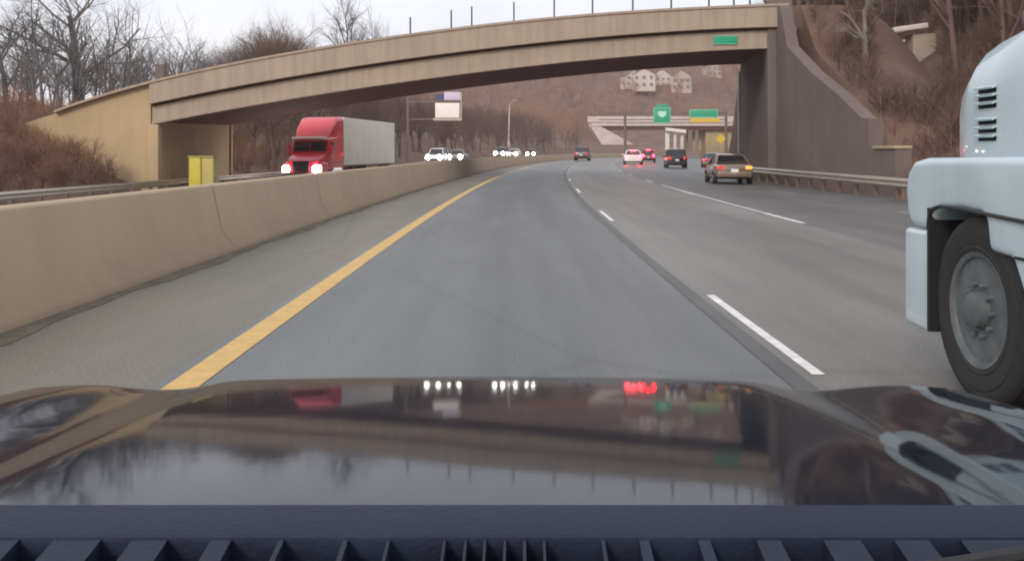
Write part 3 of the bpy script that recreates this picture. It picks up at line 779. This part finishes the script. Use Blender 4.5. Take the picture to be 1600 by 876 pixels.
# ------------------------------------------------------------------ vehicles
def wheel(parent, c, r, wd, side, rim=None):
    prof = [(-wd / 2, r * .60), (-wd / 2, r * .90), (-wd / 2 + .03, r), (wd / 2 - .03, r), (wd / 2, r * .90), (wd / 2, r * .60)]
    t = MB().lathe((0, 0, 0), prof, 20, cap=False).build('wheel', M['tyre'], parent, smooth=True); t.location = c
    rm = MB().lathe((0, 0, 0), [(side * (wd / 2 - .04), r * .60), (side * (wd / 2 - .01), r * .58), (side * (wd / 2 - .03), r * .2), (side * (wd / 2 + .01), r * .14), (side * (wd / 2 + .01), .005)], 16).build('rim', rim or M['rim'], t, smooth=True)
    return t
def car(label, loc, rz, kind, paint, brake=False, lit=False, group=None, cat=None, s=1.0, amber=False):
    suv = kind == 'suv'
    Lh = 2.32; W = .92; top = 1.72 if suv else 1.44; belt = 1.02 if suv else .92; zb_ = .24
    t = thing('car', label, cat or ('suv' if suv else 'car'), loc, rz, group)
    # lower body
    if suv: st = [(-2.30, .80, .55, .95), (-2.24, .88, .36, 1.04), (-1.7, .92, .26, 1.04), (0, .92, .25, 1.03), (1.1, .92, .25, 1.02), (1.5, .91, .26, 1.0), (2.05, .86, .30, .92), (2.25, .76, .40, .78), (2.31, .66, .50, .66)]
    else: st = [(-2.34, .76, .52, .84), (-2.26, .86, .36, .94), (-1.7, .91, .25, .97), (-.5, .92, .24, .93), (.9, .92, .24, .92), (1.5, .90, .25, .88), (2.05, .85, .28, .78), (2.26, .75, .38, .66), (2.33, .64, .46, .56)]
    rings = []
    for y, w_, b_, tp_ in st:
        hf = [(w_ * .86, b_), (w_ * .97, b_ + .10), (w_, b_ + (tp_ - b_) * .55), (w_ * .97, tp_ - .07), (w_ * .88, tp_ - .005), (w_ * .45, tp_ + .012)]
        rings.append([(x, y, z) for x, z in hf] + [(-x, y, z) for x, z in reversed(hf)])
    MB().loft(rings).build('body', paint, t, smooth=True)
    # greenhouse
    if suv: gh = [(-2.20, .78, belt, .0), (-2.02, .66, top - .04, 1), (-1.6, .68, top, 1), (.1, .68, top - .01, 1), (.45, .66, top - .06, 1), (1.15, .76, belt, 0)]
    else: gh = [(-1.78, .76, belt + .02, 0), (-1.0, .60, top - .05, 1), (-.6, .62, top, 1), (.05, .62, top, 1), (.35, .60, top - .05, 1), (1.15, .74, belt, 0)]
    gl = MB(); r_ = []
    for y, w_, z, k in gh:
        r_.append([(-.80, y, belt - .03), (-w_, y, max(z - .02, belt - .02)), (w_, y, max(z - .02, belt - .02)), (.80, y, belt - .03)])
    gl.loft(r_).build('cabin_glass', M['glass'], t)
    roof = MB(); idx = [i for i in range(len(gh)) if gh[i][3]]
    roof.loft([[(-gh[i][1] - .012, gh[i][0], gh[i][2] - .03), (-gh[i][1] * .9, gh[i][0], gh[i][2] + .012), (gh[i][1] * .9, gh[i][0], gh[i][2] + .012), (gh[i][1] + .012, gh[i][0], gh[i][2] - .03)] for i in idx])
    ro = roof.build('roof', paint, t, smooth=True)
    for sx in (-1, 1):
        a, b = gh[0], gh[1]; MB().tube([(sx * .79, a[0], belt - .02), (sx * (b[1] + .005), b[0], b[2] - .02)], .045, 5).build('pillar', paint, t)
        a, b = gh[-1], gh[-2]; MB().tube([(sx * .79, a[0], belt - .02), (sx * (b[1] + .005), b[0], b[2] - .02)], .038, 5).build('pillar', paint, t)
        MB().tube([(sx * .80, -.35, belt - .02), (sx * (gh[2][1] + .003), -.35, top - .03)], .035, 5).build('pillar', paint, t)
    yb = st[0][0]
    MB().box((0, yb + .05, .48), (1.60, .16, .26)).build('bumper', M['black'] if suv else paint, t, bevel=.05)
    MB().box((0, yb - .02, .66 if not suv else .74), (.34, .02, .16)).build('licence_plate', M['plate'], t)
    for sx in (-1, 1):
        zt_ = .80 if not suv else .92
        MB().box((sx * .66, yb + .03, zt_), (.30 if not suv else .20, .12, .15 if not suv else .30)).build('tail_light', M['brake'] if brake else (M['amber'] if amber and sx > 0 else M['tail']), t, bevel=.03)
        if lit: MB().lathe((sx * .62, 2.24, .62 if not suv else .74), [(-.06, .14), (.05, .27), (.09, .18)], 12, 'y').build('headlight', M['head'], t, smooth=True)
        else: MB().box((sx * .62, 2.18, .62 if not suv else .74), (.30, .14, .13)).build('headlight', M['chrome'], t, bevel=.03)
        MB().box((sx * .98, .72, belt + .05), (.2, .12, .13)).build('mirror', paint, t, bevel=.03)
        for y in (-1.42, 1.42): wheel(t, (sx * .82, y, .33 if not suv else .36), .33 if not suv else .36, .22, sx)
    if brake: MB().box((0, gh[1][0] - .06, gh[1][2] - .03), (.5, .04, .05)).build('brake_light', M['brake'], t)
    MB().box((0, 2.29, .50), (1.0, .06, .16)).build('grille', M['black'], t)
    t.scale = (s, s, s)
    return t
def place(u, y, dz=0, right=True):
    x = (u - 800) / F * y; rel = x - cx(y)
    return (x, y, (zroad(rel) if right else zopp(rel, y)) + dz)
car('small dark grey suv farthest ahead in our own lane', place(910, 138), -heading(138), 'suv', M['grey_car'], s=1.15)
car('white car with lit red brake lights on the wet looking road', place(989, 103), -heading(103), 'sedan', M['white_car'], brake=True, s=1.1)
car('maroon car just ahead of the braking white car', place(1013, 126), -heading(126), 'suv', M['maroon_car'], brake=True)
car('black hatchback between the white braking car and the tan saloon', place(1055, 86), -heading(86), 'suv', M['black_car'], brake=False, s=1.0)
car('tan saloon in the rightmost lane beside the right abutment', place(1137, 43.5), -heading(43.5) - .04, 'sedan', M['tan_car'], amber=True, s=.93)
car('dark blue car partly hidden ahead of the tan saloon', place(1113, 92), -heading(92), 'sedan', M['blue_car'])
# oncoming traffic with headlights on
for u, y, k, p, lab in [(684, 103, 'suv', 'white_car', 'white oncoming suv leading the traffic behind the trailer'), (716, 108, 'sedan', 'grey_car', 'grey oncoming car beside the leading white suv, lights on'),
                        (698, 122, 'sedan', 'maroon_car', 'maroon oncoming car tucked behind the leading pair'),
                        (784, 152, 'suv', 'grey_car', 'grey oncoming suv below the lamp post'), (804, 158, 'sedan', 'white_car', 'white oncoming car right of the lamp post foot'),
                        (832, 186, 'sedan', 'blue_car', 'blue oncoming car, farthest of the lit headlights')]:
    car(lab, place(u, y, 0, False), math.pi - heading(y), k, M[p], lit=True, group='oncoming cars')

# ---- red lorry with its cream trailer
yT = 58.6
pT = at(470, 0, yT); rel = pT.x - cx(yT); zT = zopp(rel, yT)
tr = thing('articulated_lorry', 'red articulated lorry with cream trailer coming under the bridge, headlights on', 'lorry', (pT.x, yT, zT), math.pi - heading(yT) - .07)
# local: front faces +Y, origin under the front bumper
def rr(w_, z0, z1, r, n=4):
    pts = []
    for sx, sz, a0 in ((1, 1, 0), (-1, 1, 90), (-1, -1, 180), (1, -1, 270)):
        for k in range(n + 1):
            a = R(a0 + 90 * k / n); pts.append((sx * (w_ - r) + r * math.cos(a), (z1 - r if sz > 0 else z0 + r) + r * math.sin(a)))
    return pts
def lp(y, w_, z0, z1, r): return [(x, y, z) for x, z in rr(w_, z0, z1, r)]
MB().loft([lp(-.05, .85, .75, 1.45, .2), lp(-.25, 1.0, .7, 1.62, .22), lp(-1.2, 1.12, .7, 1.85, .2), lp(-1.75, 1.2, .7, 1.95, .15)]).build('hood', M['red_paint'], tr, smooth=True)
MB().loft([lp(-1.6, 1.18, .8, 2.0, .12), lp(-1.85, 1.22, .8, 2.85, .15), lp(-2.3, 1.24, .8, 3.0, .15), lp(-4.9, 1.24, .8, 3.0, .1)]).build('cab', M['red_paint'], tr, smooth=True)
MB().loft([lp(-2.0, 1.1, 2.6, 2.98, .1), lp(-2.5, 1.2, 2.6, 3.6, .2), lp(-3.4, 1.24, 2.6, 4.25, .25), lp(-4.9, 1.24, 2.6, 4.35, .2)]).build('roof_fairing', M['red_paint'], tr, smooth=True)
for sx in (-1, 1): MB().prism([(-1.57, 2.06), (-1.745, 2.66), (-1.85, 2.68), (-1.68, 2.04)], 'x', sx * .05, sx * 1.08).build('windscreen', M['glass'], tr)
for sx in (-1, 1): MB().box((sx * 1.235, -2.5, 2.25), (.03, .85, .75)).build('side_window', M['glass'], tr, bevel=.01)
MB().box((0, -1.72, 2.86), (2.3, .42, .10), (R(20), 0, 0)).build('sun_visor', M['trailer'], tr, bevel=.03)
MB().box((0, -.04, 1.12), (1.05, .12, .62)).build('grille', M['black'], tr, bevel=.03)
MB().box((0, -.02, .58), (2.35, .35, .36)).build('bumper', M['chrome'], tr, bevel=.05)
for sx in (-1, 1):
    MB().lathe((sx * .98, -.02, .95), [(-.1, .12), (.02, .25), (.07, .22), (.09, .05)], 16, 'y').build('headlight', M['head'], tr, smooth=True)
    MB().loft([lp(-.25, .2, .6, 1.25, .1), lp(-.7, .22, .7, 1.42, .1), lp(-1.4, .22, .7, 1.3, .1)]).build('fender', M['red_paint'], tr, smooth=True).location = (sx * 1.06, 0, 0)
    MB().box((sx * 1.42, -1.75, 2.15), (.14, .2, .6)).tube([(sx * 1.2, -1.8, 2.4), (sx * 1.42, -1.75, 2.4)], .03, 5).build('mirror', M['red_paint'], tr)
    MB().lathe((sx * 1.0, -3.4, .75), [(-.8, .3), (-.78, .34), (.78, .34), (.8, .3)], 14, 'y').build('fuel_tank', M['chrome'], tr, smooth=True)
    wheel(tr, (sx * 1.05, -.95, .52), .52, .3, sx)
    for y in (-5.6, -6.9, -15.0, -16.3): wheel(tr, (sx * .98, y, .52), .52, .55, sx)
MB().box((0, -5.6, .95), (.9, 4.5, .25)).build('chassis', M['black'], tr)
tl = MB().box((0, -11.3, 2.72), (2.56, 13.2, 3.2)).build('trailer', M['trailer'], tr, bevel=.03)
ribs = MB()
for k in range(0, 27):
    for sx in (-1, 1): ribs.box((sx * 1.29, -4.95 - k * .49, 2.72), (.018, .05, 3.0))
ribs.build('panel_seam', M['trailer'], tl)
MB().box((0, -11.3, 1.08), (2.52, 13.0, .12)).build('side_rail', M['rustpost'], tl)
for sx in (-1, 1): MB().box((sx * 1.1, -7.6, .6), (.12, .14, .9)).build('landing_leg', M['black'], tl)

# ---- white lorry alongside us on the right
wt = thing('lorry', 'close pale white lorry overtaking on the right, louvred hood and front wheel showing', 'lorry', (3.65, 4.85, zroad(3.65)))
wo = wt.location; gz = zroad(2.4)
def hsec(y, xl, xr, z0, z1, r, n=6):
    xc = (xl + xr) / 2; return [(xc + x, y, z) for x, z in rr((xr - xl) / 2, z0, z1, r, n)]
MB().loft([hsec(5.80, 2.93, 4.37, .90, 1.50, .28), hsec(5.76, 2.79, 4.51, .85, 1.72, .34), hsec(5.66, 2.685, 4.615, .82, 1.90, .38), hsec(5.5, 2.655, 4.645, .80, 1.98, .38), hsec(5.0, 2.645, 4.655, .80, 2.05, .36), hsec(4.2, 2.64, 4.66, .80, 2.12, .32), hsec(3.55, 2.63, 4.67, .80, 2.18, .28)]).build('hood', M['white_truck'], wt, smooth=True, org=wo)
al = MB(); al.tube([(2.374, y_, z_) for y_, z_ in [(5.385, .86), (5.375, .93), (5.33, .978), (5.24, .997), (5.0, .998), (4.80, .990), (4.4, .975), (3.7, .96)]], .011, 6)
al.build('arch_trim', M['black'], wt, org=wo, smooth=True)
MB().box((2.374, 4.15, .80), (.008, .62, .012)).build('panel_seam', M['slot'], wt, org=wo)
MB().box((2.649, 4.62, 1.62), (.006, .012, .62)).build('panel_seam', M['slot'], wt, org=wo)
lv = MB(); lf = MB()
for v in (142, 154, 166, 191, 204, 217):
    y_ = 5.26; zz = H + (237 - v) / F * y_; dx = .0 if zz < 1.62 else (zz - 1.62) ** 2 * .9
    lv.box((2.652 + dx, y_, zz), (.012, .20, .026)); lf.box((2.635 + dx, y_, zz + .018), (.03, .21, .010), (0, R(-25), 0))
lo = lv.build('louvre', M['slot'], wt, org=wo, bevel=.004); lf.build('louvre_lip', M['white_truck'], lo, org=wo); 
for side, (xo, xi) in ((0, (2.38, 2.78)), (1, (4.92, 4.52))):
    arch = [(5.385, .86), (5.37, .905), (5.31, .955), (5.22, .985), (5.0, .995), (4.80, .985), (4.75, .96), (4.72, .80)]
    poly = [(5.64, .86), (5.70, .95), (5.72, 1.08), (5.69, 1.18), (5.60, 1.245), (5.45, 1.265), (4.6, 1.275), (3.6, 1.28), (3.6, .62), (4.40, .62), (4.50, .79)] + list(reversed(arch))
    MB().prism(poly, 'x', xo, xi).build('fender', M['white_truck'], wt, org=wo, bevel=.05, seg=4, angle=50)
    MB().box(((xo + xi) / 2 + (.29 if side == 0 else -.29), 4.95, .7), (.06, .95, .8)).build('wheel_well', M['well'], wt, org=wo)
for xx in (2.60, 4.70): MB().box((xx, 5.375, .63), (.46, .03, .70)).build('wheel_well', M['well'], wt, org=wo)
bp = MB().loft([hsec(5.84, 2.75, 4.55, .34, .80, .12), hsec(5.80, 2.5, 4.8, .30, .83, .12), hsec(5.68, 2.37, 4.93, .27, .848, .035), hsec(5.40, 2.365, 4.935, .27, .848, .03)]).build('bumper', M['white_truck'], wt, org=wo, smooth=True)
MB().box((3.65, 5.79, 1.15), (1.1, .08, .55)).build('grille', M['chrome'], wt, org=wo, bevel=.02)
for sx in (2.62, 4.68): MB().box((sx, 5.68, 1.02), (.26, .12, .2)).build('headlight', M['chrome'], wt, org=wo, bevel=.03)
# front wheels: tyre with a dished, painted rim
for sx in (-1, 1):
    x0 = 3.65 + sx * 1.095
    prof = [(-.14, .30), (-.150, .325), (-.146, .335), (-.150, .345), (-.152, .41), (-.147, .416), (-.150, .425), (-.135, .474), (-.118, .487), (-.100, .490), (-.098, .479), (-.088, .479), (-.086, .490), (-.04, .491), (-.038, .479), (-.028, .479), (-.026, .491), (.026, .491), (.028, .479), (.038, .479), (.04, .491), (.086, .490), (.088, .479), (.098, .479), (.10, .490), (.118, .487), (.135, .474), (.15, .42), (.152, .35), (.14, .30)]
    wh = MB().lathe((0, 0, 0), prof, 40, cap=False).build('wheel', M['tyre'], wt, smooth=True); wh.location = Vector((x0, 4.90, gz + .49)) - wo
    rim = MB().lathe((0, 0, 0), [(sx * .12, .305), (sx * .145, .30), (sx * .135, .275), (sx * .06, .25), (sx * .05, .20), (sx * .11, .16), (sx * .12, .10), (sx * .17, .09), (sx * .185, .06), (sx * .185, .004)], 32).build('rim', M['rim_white'], wh, smooth=True)
    if sx < 0:
        for k in range(10):
            a = k * math.pi / 5
            MB().lathe((sx * .115, .135 * math.cos(a), .135 * math.sin(a)), [(0, .014), (sx * .03, .014), (sx * .034, .004)], 6).build('lug_bolt', M['rim_white'], wh)
    hh_ = MB()
    for k in range(5): a = k * 2 * math.pi / 5 + .3; hh_.lathe((sx * .066, .225 * math.cos(a), .225 * math.sin(a)), [(0, .026), (sx * .006, .026)], 10)
    hh_.build('hand_hole', M['slot'], wh)
# hood mirror, cab, sleeper
MB().box((3.02, 5.36, 2.07), (.20, .14, .10)).build('mirror', M['grey_conc'], wt, org=wo, bevel=.035)
MB().tube([(3.02, 5.36, 2.04), (3.06, 5.30, 1.93)], .018, 6).build('mirror_arm', M['black'], wt, org=wo)
MB().loft([hsec(3.62, 2.50, 4.80, .7, 2.15, .15), hsec(3.1, 2.46, 4.84, .7, 2.95, .2), hsec(2.2, 2.44, 4.86, .7, 3.3, .25), hsec(.2, 2.44, 4.86, .7, 3.7, .25), hsec(-.6, 2.44, 4.86, .7, 3.7, .2)]).build('cab', M['white_truck'], wt, org=wo, smooth=True)
MB().prism([(3.58, 2.2), (3.13, 2.88), (3.09, 2.86), (3.54, 2.18)], 'x', 2.62, 4.68).build('windscreen', M['glass'], wt, org=wo)
MB().box((2.445, 2.55, 2.2), (.03, .8, .7)).build('side_window', M['glass'], wt, org=wo, bevel=.01)
MB().box((2.55, 2.6, .55), (.3, 1.6, .12)).box((2.5, 2.6, .9), (.24, 1.6, .1)).build('step', M['chrome'], wt, org=wo)
MB().box((3.65, 1.5, .75), (.9, 6.5, .3)).build('chassis', M['black'], wt, org=wo)
for sx in (-1, 1):
    for y in (-1.2, -2.5): wheel(wt, Vector((3.65 + sx * .95, y, gz + .52)) - wo, .52, .55, sx)

# ------------------------------------------------------------------ our own car: glossy black bonnet, wings, cowl
oc = thing('own_car', 'glossy black bonnet and cowl of the car we look out from', 'car', (-.04, 0, 0))
NX, NY = 72, 110
ys = np.linspace(.826, 2.05, NY)
def slope(y):
    pts = [(.80, 4.6), (1.0, 5.2), (1.2, 5.7), (1.42, 6.5), (1.60, 7.1), (1.66, 8.2), (1.70, 13.4), (1.78, 24), (1.92, 42), (2.05, 68)]
    for (a, b), (c, d) in zip(pts, pts[1:]):
        if y <= c: return math.tan(R(b + (d - b) * (y - a) / (c - a)))
    return math.tan(R(68))
zc = [0.0]
for i in range(1, NY): zc.append(zc[-1] - slope((ys[i] + ys[i - 1]) / 2) * (ys[i] - ys[i - 1]))
i0 = int(np.argmin(abs(ys - 1.70))); off = .8955 - zc[i0]; zc = [z + off for z in zc]
def hood_z(x, z, y):
    a = abs(x)
    k = -.022 * (a / .8) ** 2.2
    k += -.013 * sstep(.44, .56, a) + .016 * sstep(.58, .74, a)      # centre panel stands a little proud, wings roll up again
    k -= .16 * max(0, (a - .80) / .16) ** 2.2                          # wing rolls off to the side
    return z + k
hb = MB()
xs_ = np.linspace(-.965, .965, NX)
for j, y in enumerate(ys):
    for x in xs_: hb.v.append((x, y, hood_z(x, zc[j], y)))
for j in range(NY - 1):
    for k in range(NX - 1): hb.f.append((j * NX + k, j * NX + k + 1, (j + 1) * NX + k + 1, (j + 1) * NX + k))
hb.build('bonnet', M['hood'], oc, smooth=True)
zrear = zc[0]
# body below the bonnet
sk = MB()
for sx in (-1, 1):
    sk.prism([(-2.6, .25), (-2.6, .9), (.80, .80), (2.0, .50), (2.06, .25)], 'x', sx * .90, sx * .955)
sk.build('wing', M['hood'], oc, smooth=False)
MB().box((0, 2.02, .40), (1.86, .16, .36)).build('bumper', M['hood'], oc, bevel=.06)
for sx in (-1, 1): wheel(oc, (sx * .84, 1.45, .33), .33, .22, sx)
# cowl: a flat lip, then a row of openings between slanted ribs
yc0 = .8255
lip = MB(); zcw = zrear + .002
def cw(u, v):                     # where the ray through (u, v) meets the cowl's plane
    k = (H - zcw) / (v - 237) * F
    return ((u - 800) / F * k - oc.location.x, k)
ylip = cw(0, 838)[1]
lip.box((0, (yc0 + ylip) / 2, zcw - .012), (1.86, yc0 - ylip, .024))
lip.build('cowl', M['cowl'], oc, bevel=.004)
MB().box((0, ylip - .12, zcw - .075), (1.86, .26, .01)).build('cowl_opening', M['slot'], oc)
gaps = [(-80, 30), (85, 158), (207, 262), (330, 362), (436, 444), (536, 544), (605, 610), (693, 697), (726, 730), (756, 760), (787, 791), (817, 822), (848, 852), (939, 945), (998, 1014), (1090, 1109), (1181, 1219), (1286, 1344), (1396, 1450), (1500, 1680)]
rb_ = MB()
for a, b in gaps:
    (xa1, yy) = cw(a, 838); xb1 = cw(b, 838)[0]; sl = (((a + b) / 2) - 760) / 760 * .018
    y2 = ylip - .13
    lo_, hi_ = zcw - .060, zcw - .002
    q = [(xa1, ylip, lo_), (xb1, ylip, lo_), (xb1 - sl * .3, y2, lo_), (xa1 - sl * .3, y2, lo_), (xa1, ylip, hi_), (xb1, ylip, hi_), (xb1 - sl, y2, hi_), (xa1 - sl, y2, hi_)]
    rb_.add(q, [(0, 3, 2, 1), (4, 5, 6, 7), (0, 1, 5, 4), (1, 2, 6, 5), (2, 3, 7, 6), (3, 0, 4, 7)])
rb_.build('cowl_rib', M['cowl'], oc)
MB().box((0, ylip - .22, zcw - .03), (1.86, .18, .03)).build('dashboard_edge', M['cowl'], oc, bevel=.006)
MB().tube([(.30, .685, .99), (.52, .735, 1.0), (.62, .76, .996)], [.007, .006, .005], 8).build('wiper_arm', M['black'], oc, smooth=True)
print('hood rear z', zrear)
